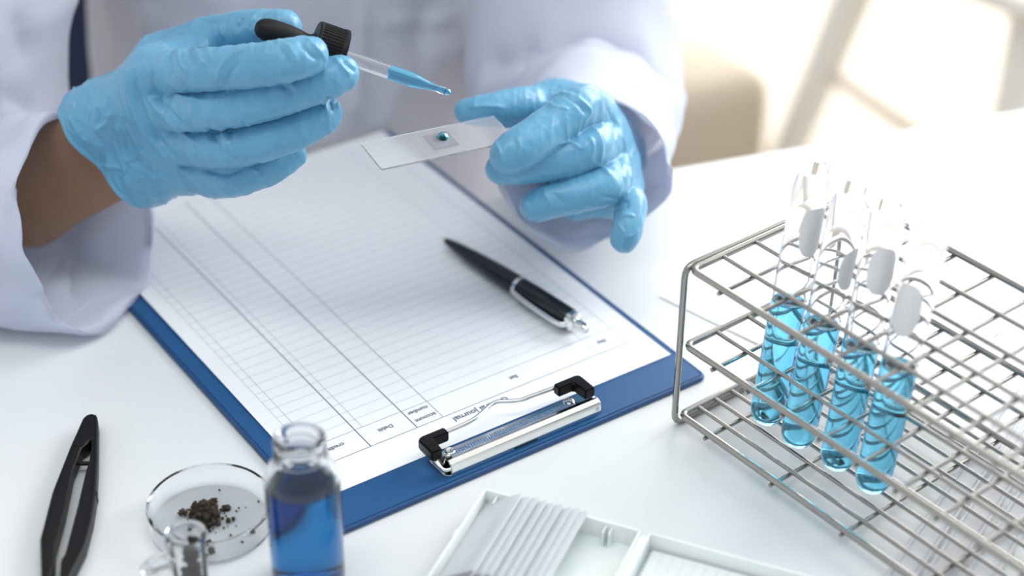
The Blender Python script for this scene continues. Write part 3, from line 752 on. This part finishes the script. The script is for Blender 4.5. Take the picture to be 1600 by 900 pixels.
def glove(name, palm, fingers, cutp, cutn, folds, vx, seed, amp, kpf=.006):
    pts = [j for pr_ in palm for j in pr_[:2]]+[j for f in fingers for j in f]
    lo = np.min([p-r for p, r in pts], 0)-.008; hi = np.max([p+r for p, r in pts], 0)+.008
    fd = Field(lo, hi, vx); Dp = fd.new()
    for a, b, k in palm: fd.seg(Dp, a[0], b[0], a[1], b[1], k)
    Dt = None
    for f in fingers:
        Df = fd.new()
        C3 = catmull([np.append(p, r) for p, r in f], 4)
        for a, b in zip(C3, C3[1:]): fd.seg(Df, a[:3], b[:3], a[3]*.97, b[3]*.97, .0012, pad=.012)
        Di = smin(Dp, Df, kpf)
        Dt = Di if Dt is None else smin(Dt, Di, .0006)
    # open the glove at the wrist: cut flat
    X, Y, Z = np.meshgrid(*fd.ax, indexing='ij', sparse=True)
    pl = (X-cutp[0])*cutn[0]+(Y-cutp[1])*cutn[1]+(Z-cutp[2])*cutn[2]
    Dt = np.maximum(Dt, pl)
    V, Fc = fd.mesh(Dt); V = relax(V, Fc, 2)
    N = vnormals(V, Fc)
    fl = onsurf(V, Fc, [(p_, w_, h_*1.5) for p_, w_, h_ in folds])
    dist = -((V-cutp)@cutn)                          # distance from the cuff
    V = fold(V, N, fl)
    V += N*(.0011*np.exp(-((dist-.0012)/.0011)**2)*(1+.5*np.sin(V@np.array([400, 300, 500]))))[:, None]   # rolled bead
    near = np.exp(-(dist/.028)**2)
    B = np.stack([V@RT, V@UP, V@fw], 1); w1 = ridged(B*np.array([150, 62, 80])+seed)-.3; w2 = ridged(B*np.array([260, 170, 230])+seed*2)-.3
    V += N*((amp*(.00080*w1+.00038*w2))*(.55+1.2*near)*np.clip((dist-.0008)/.005, 0, 1))[:, None]
    return V, Fc

person = thing('person', 'person in a white lab coat and blue gloves behind the table, holding dropper and slide', 'person', (-.2, 1.08, FZ))

# glove on the picture's left: holds the dropper
I1, M1, R1, P1 = J(240, 114, .918, 37), J(238, 164, .928, 38), J(258, 214, .938, 38), J(290, 262, .948, 36)
Wa, Wb = J(158, 190, .958, 46), J(222, 262, .962, 44)
Fa, Fb = J(122, 216, .975, 46), J(188, 292, .980, 44)
palm = [(Fa, Fb, .012), (Fa, Wa, .012), (Fb, Wb, .012), (Wa, Wb, .012), (Wa, I1, .012), (Wa, M1, .012), (Wb, R1, .012), (Wb, P1, .012), (I1, M1, .006), (M1, R1, .006), (R1, P1, .006),
        (J(178, 180, .972, 42), J(255, 100, .955, 40), .012), (J(255, 100, .955, 40), J(320, 66, .938, 34), .012), (J(245, 108, .93, 36), J(318, 80, .925, 24), .010)]
fing = [[J(240, 114, .918, 36), J(310, 110, .888, 34), J(400, 102, .872, 35), J(460, 92, .866, 34), J(486, 86, .870, 29)],
        [J(238, 164, .928, 37), J(320, 173, .898, 33), J(420, 155, .885, 33), J(500, 127, .883, 33), J(532, 115, .885, 30)],
        [J(258, 214, .938, 37), J(340, 231, .910, 34), J(430, 215, .898, 33), J(492, 187, .900, 31), J(508, 177, .902, 27)],
        [J(290, 262, .948, 35), J(345, 279, .925, 32), J(410, 264, .917, 30), J(455, 241, .921, 25)],
        [J(255, 96, .955, 38), J(325, 62, .936, 34), J(395, 47, .915, 32), J(446, 40, .906, 26)]]
f1 = [([(201, 103), (200, 125), (207, 162), (225, 202), (262, 243), (302, 285)], 2.2, 1.5), ([(226, 96), (222, 125), (238, 158), (276, 198), (322, 238)], 1.8, 1.3),
      ([(212, 106), (212, 135), (222, 172), (246, 212), (284, 256)], 1.7, -1.1), ([(238, 100), (238, 132), (258, 166), (292, 200)], 1.6, -1.2),
      ([(256, 84), (252, 112), (262, 138), (288, 154), (332, 160)], 1.7, 1.5), ([(268, 78), (265, 100), (268, 122)], 1.2, -1.0), ([(278, 76), (282, 98), (292, 112)], 1.2, .9), ([(292, 73), (300, 90), (306, 104)], 1.2, -.9), ([(303, 72), (312, 90), (318, 104)], 1.1, .8),
      ([(322, 72), (328, 84), (332, 96)], 1.1, .7), ([(340, 138), (344, 113), (360, 90), (398, 70)], 1.2, 1.0), ([(352, 136), (358, 116), (374, 96)], 1.3, -.8), ([(432, 70), (446, 86), (452, 104)], 1.3, -1.0), ([(444, 66), (458, 82), (464, 100)], 1.1, .8),
      ([(478, 58), (494, 76), (508, 92)], 1.0, 1.1), ([(468, 62), (482, 82), (498, 94)], 1.2, -1.0), ([(520, 90), (534, 104), (548, 120)], 1.1, 1.0), ([(534, 92), (546, 104), (556, 112)], 1.1, -.8),
      ([(438, 130), (450, 142), (452, 158)], 1.2, -1.0), ([(452, 128), (464, 140), (468, 154)], 1.1, .8), ([(496, 150), (506, 162), (510, 178)], .9, .9), ([(506, 148), (516, 160), (520, 174)], .9, -.9), ([(516, 148), (526, 160), (528, 172)], .9, .8),
      ([(346, 200), (354, 220), (368, 250)], 1.6, 1.2), ([(332, 206), (340, 226), (350, 246)], 1.6, -.9), ([(372, 178), (384, 188), (390, 196)], 1.3, .8), ([(318, 200), (340, 206), (372, 204)], 1.5, -.8), ([(310, 262), (352, 272), (380, 262)], 1.6, -1.0), ([(330, 292), (350, 286), (372, 290)], 1.4, .8),
      ([(392, 262), (404, 270), (412, 280)], 1.2, .7), ([(190, 180), (186, 215), (188, 245), (200, 275), (198, 300)], .9, .9), ([(178, 182), (174, 215), (176, 250)], 1.2, -.8), ([(200, 254), (224, 238)], .8, .8), ([(201, 256), (235, 272), (250, 280)], .8, .8), ([(160, 215), (156, 200), (172, 192)], .8, .7),
      ([(158, 258), (180, 262), (200, 266)], .8, .8), ([(176, 172), (168, 190), (160, 200)], .8, .7), ([(196, 190), (215, 228)], .8, .7), ([(140, 170), (138, 195), (145, 225)], .9, .8), ([(198, 258), (196, 278), (202, 292)], .8, .8), ([(150, 168), (156, 180), (154, 196)], .9, -.7),
      ([(215, 285), (232, 276), (262, 279)], .9, .8), ([(310, 30), (340, 36), (360, 32)], 1.2, -.8), ([(400, 22), (392, 40), (398, 60)], 1.2, 1.0), ([(380, 26), (370, 46)], 1.2, -1.0), ([(412, 22), (408, 40), (414, 54)], 1.2, -.8), ([(352, 30), (346, 46), (352, 62)], 1.1, .8)]
cutp1 = at(181, 234, .966); ax1 = RT*118-(-UP)*(-1)*0
a3 = at(240, 180, .945)-at(120, 290, .985); a3 /= np.linalg.norm(a3)
V1, F1 = glove('glove', palm, fing, cutp1, -a3, f1, .00078, 1.3, 1.25)
g1 = build('glove', V1, F1, M_glove, person); world_child(g1, person); g1['label'] = 'blue glove whose fingers close around the dropper'

# glove on the picture's right: holds the slide
I2, M2, R2, P2 = J(922, 186, .985, 38), J(938, 222, .985, 38), J(952, 262, .987, 36), J(963, 298, .990, 31)
W2 = J(935, 238, 1.045, 58)
palm = [(J(925, 222, 1.04, 50), I2, .012), (W2, M2, .012), (W2, R2, .012), (J(945, 258, 1.04, 48), P2, .012), (I2, M2, .010), (M2, R2, .010), (R2, P2, .010),
        (J(925, 205, 1.03, 46), J(868, 170, .985, 38), .014), (J(868, 170, .985, 38), J(910, 180, .975, 30), .012), (J(900, 322, .992, 22), J(962, 300, .990, 28), .010), (W2, J(930, 240, 1.075, 56), .012)]
fing = [[I2, J(910, 165, .952, 35), J(862, 198, .938, 34), J(818, 228, .927, 34), J(795, 242, .924, 31)],
        [M2, J(928, 228, .953, 33), J(880, 247, .944, 32), J(820, 258, .941, 30), J(782, 264, .940, 25)],
        [R2, J(952, 286, .957, 32), J(905, 303, .948, 29), J(860, 314, .946, 28), J(836, 322, .946, 25)],
        [P2, J(984, 316, .966, 27), J(982, 346, .957, 24), J(978, 366, .955, 23), J(975, 376, .956, 20)],
        [J(868, 170, .985, 36), J(815, 167, .968, 32), J(765, 173, .959, 27), J(731, 175, .958, 22)]]
f2 = [([(958, 172), (972, 215), (982, 255), (988, 300)], 1.6, .8), ([(940, 150), (958, 190), (966, 235), (975, 290)], 1.5, -.8), ([(925, 195), (940, 222), (938, 255)], 1.5, .7),
      ([(858, 150), (878, 146), (900, 150)], 1.2, .7), ([(880, 148), (905, 165), (915, 178)], 1.2, -.7), ([(900, 150), (922, 172), (912, 190)], 1.1, .7), ([(855, 160), (870, 168), (890, 170)], 1.0, .6),
      ([(774, 221), (782, 240), (790, 264)], .9, .9), ([(806, 212), (812, 228), (806, 246)], .9, .5), ([(778, 232), (772, 250)], 1.2, -.7), ([(762, 258), (775, 272), (800, 284)], .9, -.6),
      ([(870, 225), (890, 222), (908, 232), (918, 224)], 1.0, .7), ([(920, 212), (928, 232), (920, 252)], 1.0, .6), ([(820, 310), (826, 326), (832, 338)], .8, .8), ([(850, 292), (854, 310), (866, 326)], .8, .7),
      ([(832, 336), (846, 322), (864, 326)], .8, .5), ([(862, 300), (880, 316)], .9, -.5), ([(930, 255), (948, 268), (952, 275)], 1.1, .7), ([(960, 345), (970, 356), (976, 372), (968, 392)], .8, .7),
      ([(976, 370), (990, 368), (1000, 358)], .8, .6), ([(958, 330), (975, 324), (984, 322)], 1.0, -.8), ([(965, 340), (980, 336), (992, 338)], .9, .6), ([(728, 168), (760, 166), (790, 168)], 1.2, .7),
      ([(745, 180), (780, 184), (800, 190)], 1.2, -.5), ([(940, 308), (968, 312), (985, 320)], 1.0, -.6)]
cutp2 = at(932, 238, 1.075); b3 = at(936, 225, 1.0)-at(930, 245, 1.09); b3 /= np.linalg.norm(b3)
V2, F2 = glove('glove', palm, fing, cutp2, -b3, f2, .00082, 7.7, 1.0)
g2 = build('glove', V2, F2, M_glove, person); world_child(g2, person); g2['label'] = 'blue glove whose thumb and fingertips pinch the slide'

# ------------------------------------------------------------------ body and coat
TA = math.radians(27); tc_ = np.array([-.2145, 1.10])+.084*np.array([math.cos(TA), math.sin(TA)])
te = np.array([math.cos(TA), math.sin(TA), 0]); tn = np.array([math.sin(TA), -math.cos(TA), 0])      # along the shoulders, and out of the chest
def body3(s, o, z): return np.array([tc_[0], tc_[1], 0])+te*s+tn*o+np.array([0, 0, z])
SH1, SH2 = body3(-.185, .0, .40), body3(.185, .0, .40)
EL1, EL2 = at(-95, 262, 1.055), at(895, 118, 1.13)
WR1, WR2 = at(185, 233, .962), at(933, 238, 1.06)
fd = Field((-.56, .82, -.32), (.20, 1.32, .60), .0045); D = fd.new()
fd.ell(D, body3(0, -.01, .12), (.115, .090, .44), .02, TA, 3)
fd.seg(D, body3(-.14, -.01, .40), body3(.14, -.01, .40), .06, .06, .05)
fd.seg(D, body3(0, -.01, .42), body3(0, .005, .56), .055, .055, .03)
for S_, E_ in ((SH1, EL1), (SH2, EL2)): fd.seg(D, S_, E_, .048, .038, .03)
fd.seg(D, EL2, WR2, .037, .021, .02)
for e_, w_ in ((J(30, 255, 1.005, 47), J(150, 200, .962, 42)), (J(50, 335, 1.005, 47), J(212, 258, .966, 40))): fd.seg(D, e_[0], w_[0], e_[1], w_[1], .02)
fd.seg(D, EL1, at(40, 300, 1.01), .038, .024, .02)
for W_, K_, r in ((WR1, (I1, P1), .009), (WR2, (I2, P2), .008)):
    for k_, rr in K_: fd.seg(D, W_, k_, .014, r, .010)
V, Fc = fd.mesh(D); V = relax(V, Fc, 3)
bd = build('body', V, Fc, M_skin, person); world_child(bd, person)

# coat: trunk and upper sleeves
CU1, CU2 = at(60, 335, 1.005), at(918, 262, 1.005)
fd = Field((-.60, .80, -.36), (.24, 1.36, .53), .0048); D = fd.new()
fd.ell(D, body3(0, 0, .085), (.140, .118, .46), .02, TA, 3.2)
fd.seg(D, body3(-.15, -.01, .41), body3(.15, -.01, .41), .072, .072, .06)
for S_, E_, C_, rs, re, rc in ((SH1, EL1, at(-125, 285, 1.045), .076, .067, .056), (SH2, EL2, at(897, 140, 1.115), .070, .058, .050)):
    fd.seg(D, S_, E_, rs, re, .03); fd.seg(D, E_, C_, re, rc, .025)
# hollow: the sleeves are open towards the wrists, the collar at the neck
X, Y, Z = np.meshgrid(*fd.ax, indexing='ij', sparse=True)
V, Fc = fd.mesh(D); V = relax(V, Fc, 2); N = vnormals(V, Fc)
dirn = np.array([[math.cos(TA), math.sin(TA), 0], [-math.sin(TA), math.cos(TA), 0], [0, 0, 1]])
Q = V@dirn.T
V += N*(.006*(ridged(Q*np.array([17, 9, 5])+2)-.3)+.007*(ridged(Q*np.array([9, 8, 11])+5)-.3)+.0009*(noise3(V*55)-.5))[:, None]
fl = onsurf(V, Fc, [([(885, 62), (915, 78), (960, 96), (1000, 122)], 8, -6), ([(750, 100), (800, 92), (845, 74)], 9, -8), ([(745, 150), (790, 130), (830, 96)], 9, 7), ([(900, 112), (960, 120), (1010, 142)], 7, -5),
     ([(560, 0), (566, 60), (560, 130), (550, 190)], 3.5, 6.0), ([(0, 148), (30, 158), (60, 172)], 5, -5), ([(30, 20), (36, 60), (42, 100)], 8, -6), ([(590, 32), (650, 34), (716, 30)], 3, 4.5), ([(660, 130), (655, 60), (668, 0)], 9, -5), ([(500, 60), (505, 150), (500, 220)], 9, -6), ([(230, 60), (240, 0)], 10, 6)])
V = fold(V, vnormals(V, Fc), fl)
ct = build('lab_coat', V, Fc, M_cloth, person); world_child(ct, person); ct['label'] = 'white lab coat with loose wrinkled sleeves'

def sleeve(cen, axis, rx, rz_, L, back, seed, lab_, wave=.003, upv=UP):
    """the loose end of a sleeve: outer cloth, turned rim, lining, with stitched hem"""
    ax = axis/np.linalg.norm(axis); sx = np.cross(ax, upv); sx /= np.linalg.norm(sx); sy = np.cross(sx, ax)
    n = 96; prof = []
    for t in np.linspace(0, 1, 26): prof.append((-L*(1-t), 1+(back-1)*(1-t), 0))
    prof += [(.0012, .985, 1), (.0008, .965, 1)]
    for t in np.linspace(0, 1, 14)[1:]: prof.append((-.085*t, .955-.10*t, 1))
    V = []; Fc = []
    for s, f, ins in prof:
        for k in range(n):
            a = 2*math.pi*k/n; ca, sa_ = math.cos(a), math.sin(a)
            g = 1+.045*math.sin(3*a+seed)+.03*math.sin(5*a+seed*2+s*40)+.02*math.sin(9*a-seed+s*90)
            hem = .028*math.exp(-((s+.0235)/.0012)**2) if not ins else 0
            r = f*g*(1+.05*math.sin(s*110+2*a+seed)*min(1, -s*12 if s < 0 else 0)-hem)
            ws = wave*math.sin(2*a+seed)+wave*.6*math.sin(4*a+2*seed)
            V.append(cen+ax*(s+ws*(1 if s > -.04 else .3))+sx*ca*rx*r+sy*sa_*rz_*r)
    m = len(prof)
    for i in range(m-1):
        for k in range(n): l = (k+1) % n; Fc.append((i*n+k, i*n+l, (i+1)*n+l, (i+1)*n+k))
    V = np.array(V); zc = V[:, 2]; V[:, 2] = .0052+.5*((zc-.0052)+np.sqrt((zc-.0052)**2+.004**2))-.0012
    Fq = np.array(Fc); N = vnormals(V, Fq)
    V += N*(.0022*(noise3(V*45+seed)-.5)+.0036*(ridged(V*np.array([22, 22, 34])+seed)-.3)+.0007*(noise3(V*140+seed)-.5))[:, None]
    o = build('sleeve_cuff', V, Fq, M_cloth, person); world_child(o, person); o['label'] = lab_
    # stitches of the hem, one dash each
    row = min(range(26), key=lambda i: abs(prof[i][0]+.0225))
    Vs = []; Fs = []
    for k in range(0, n):
        a, b = V[row*n+k], V[row*n+(k+1) % n]; nn = (N[row*n+k]+N[row*n+(k+1) % n])/2
        for h_ in (0, .5):
            p0, p1 = a+(b-a)*(h_+.05), a+(b-a)*(h_+.36); v_, f_ = tube_geo([p0+nn*.0003, p1+nn*.0003], .00035, 5); q0_ = len(Vs)
            Vs += v_; Fs += [tuple(i+q0_ for i in f) for f in f_]
    st = pyd('hem_stitching', Vs, Fs, M_thread, o); st['kind'] = 'stuff'
    return o
axc = .88*RT-.44*fw+.10*UP
sleeve(at(134, 340, .975), axc, .056, .0610, .20, 1.02, 1.1, 'wide turned cuff of the sleeve around the bare brown wrist')
axd = at(905, 300, .985)-at(925, 175, 1.10)
sleeve(at(912, 262, 1.000), axd, .0475, .0455, .14, 1.06, 4.2, 'cuff of the sleeve behind the glove holding the slide', .004)

# ------------------------------------------------------------------ chairs beyond the table, far out of focus
def chair(x, y, rz, lab_, m):
    t = thing('chair', lab_, 'chair', (x, y, FZ), rz, 'chairs beyond the table')
    bm = bmesh.new(); n = 10; g = []
    for i in range(n+1):
        row = []
        for j in range(n+1):
            u, v = i/n*2-1, j/n*2-1; row.append(bm.verts.new((u*.22*(1-.10*v*v), v*.21, .45+.018*u*u-.012*(1-v*v))))
        g.append(row)
    for i in range(n):
        for j in range(n): bm.faces.new((g[i][j], g[i+1][j], g[i+1][j+1], g[i][j+1]))
    o = frombm('seat', bm, m, t, auto=None); md = o.modifiers.new('t', 'SOLIDIFY'); md.thickness = .022
    for sx in (-1, 1):
        for sy in (-1, 1): tube('leg', [(sx*.15, sy*.14, .44), (sx*.235, sy*.215, 0)], [.030, .022], M_chair, t, 10)
    for sx in (-1, 1): tube('stretcher', [(sx*.19, -.18, .22), (sx*.19, .18, .22)], .010, M_wood, t, 8)
    bm = bmesh.new(); g = []
    for i in range(n+1):
        row = []
        for j in range(n+1):
            u, v = i/n*2-1, j/n; row.append(bm.verts.new((u*.21*(1-.25*v*v), .20+.06*v-.05*u*u, .47+.36*v)))
        g.append(row)
    for i in range(n):
        for j in range(n): bm.faces.new((g[i][j], g[i+1][j], g[i+1][j+1], g[i][j+1]))
    o = frombm('backrest', bm, m, t, auto=None); md = o.modifiers.new('t', 'SOLIDIFY'); md.thickness = .018
    return t
chair(.66, 2.10, math.radians(28), 'blurred cream chair behind the table, nearer to the person', M_chair)
chair(1.22, 2.06, math.radians(-15), 'blurred cream chair behind the wire rack, at the right edge', M_chair)

pf = thing('ottoman', 'blurred beige ottoman on the floor between the person and the cream chairs', 'ottoman', (.235, 2.22, FZ), math.radians(30))
M_pouf = mat('beige_upholstery', (.62, .53, .43), .85)
box('cushion', (0, 0, .13), (.17, .20, .16), M_pouf, pf, bevel=.04, seg=4)
for sx in (-1, 1):
    for sy in (-1, 1): lathe('foot', [(0, 0), (.010, 0), (.014, .055), (0, .055)], M_wood, pf, 12).location = (sx*.055, sy*.07, 0)

# added chair under the person: its navy stands in for shade between arm and trunk
oc = thing('added_dark_chair', 'added navy chair standing in for the dark shade between arm and trunk', 'chair', (tc_[0], tc_[1], FZ), TA)
M_gap_shade = mat('navy_gap_shade', (.03, .045, .10), .8)
box('seat', (0, .0, .335), (.46, .44, .055), M_gap_shade, oc, bevel=.02)
box('backrest', (0, .245, .78), (.46, .05, .62), M_gap_shade, oc, bevel=.02)
box('back_bar', (0, .235, .42), (.06, .02, .28), M_black, oc, bevel=.004)
tube('gas_post', [(0, 0, .05), (0, 0, .32)], .025, M_steel, oc, 12)
for k in range(5):
    a = 2*math.pi*k/5+.3; tube('foot', [(0, 0, .07), (.27*math.cos(a), .27*math.sin(a), .045)], [.022, .014], M_black, oc, 8)
    lathe('caster', [(0, 0), (.018, .002), (.022, .018), (.018, .034), (0, .036)], M_black, oc, 12).location = (.27*math.cos(a), .27*math.sin(a), 0)
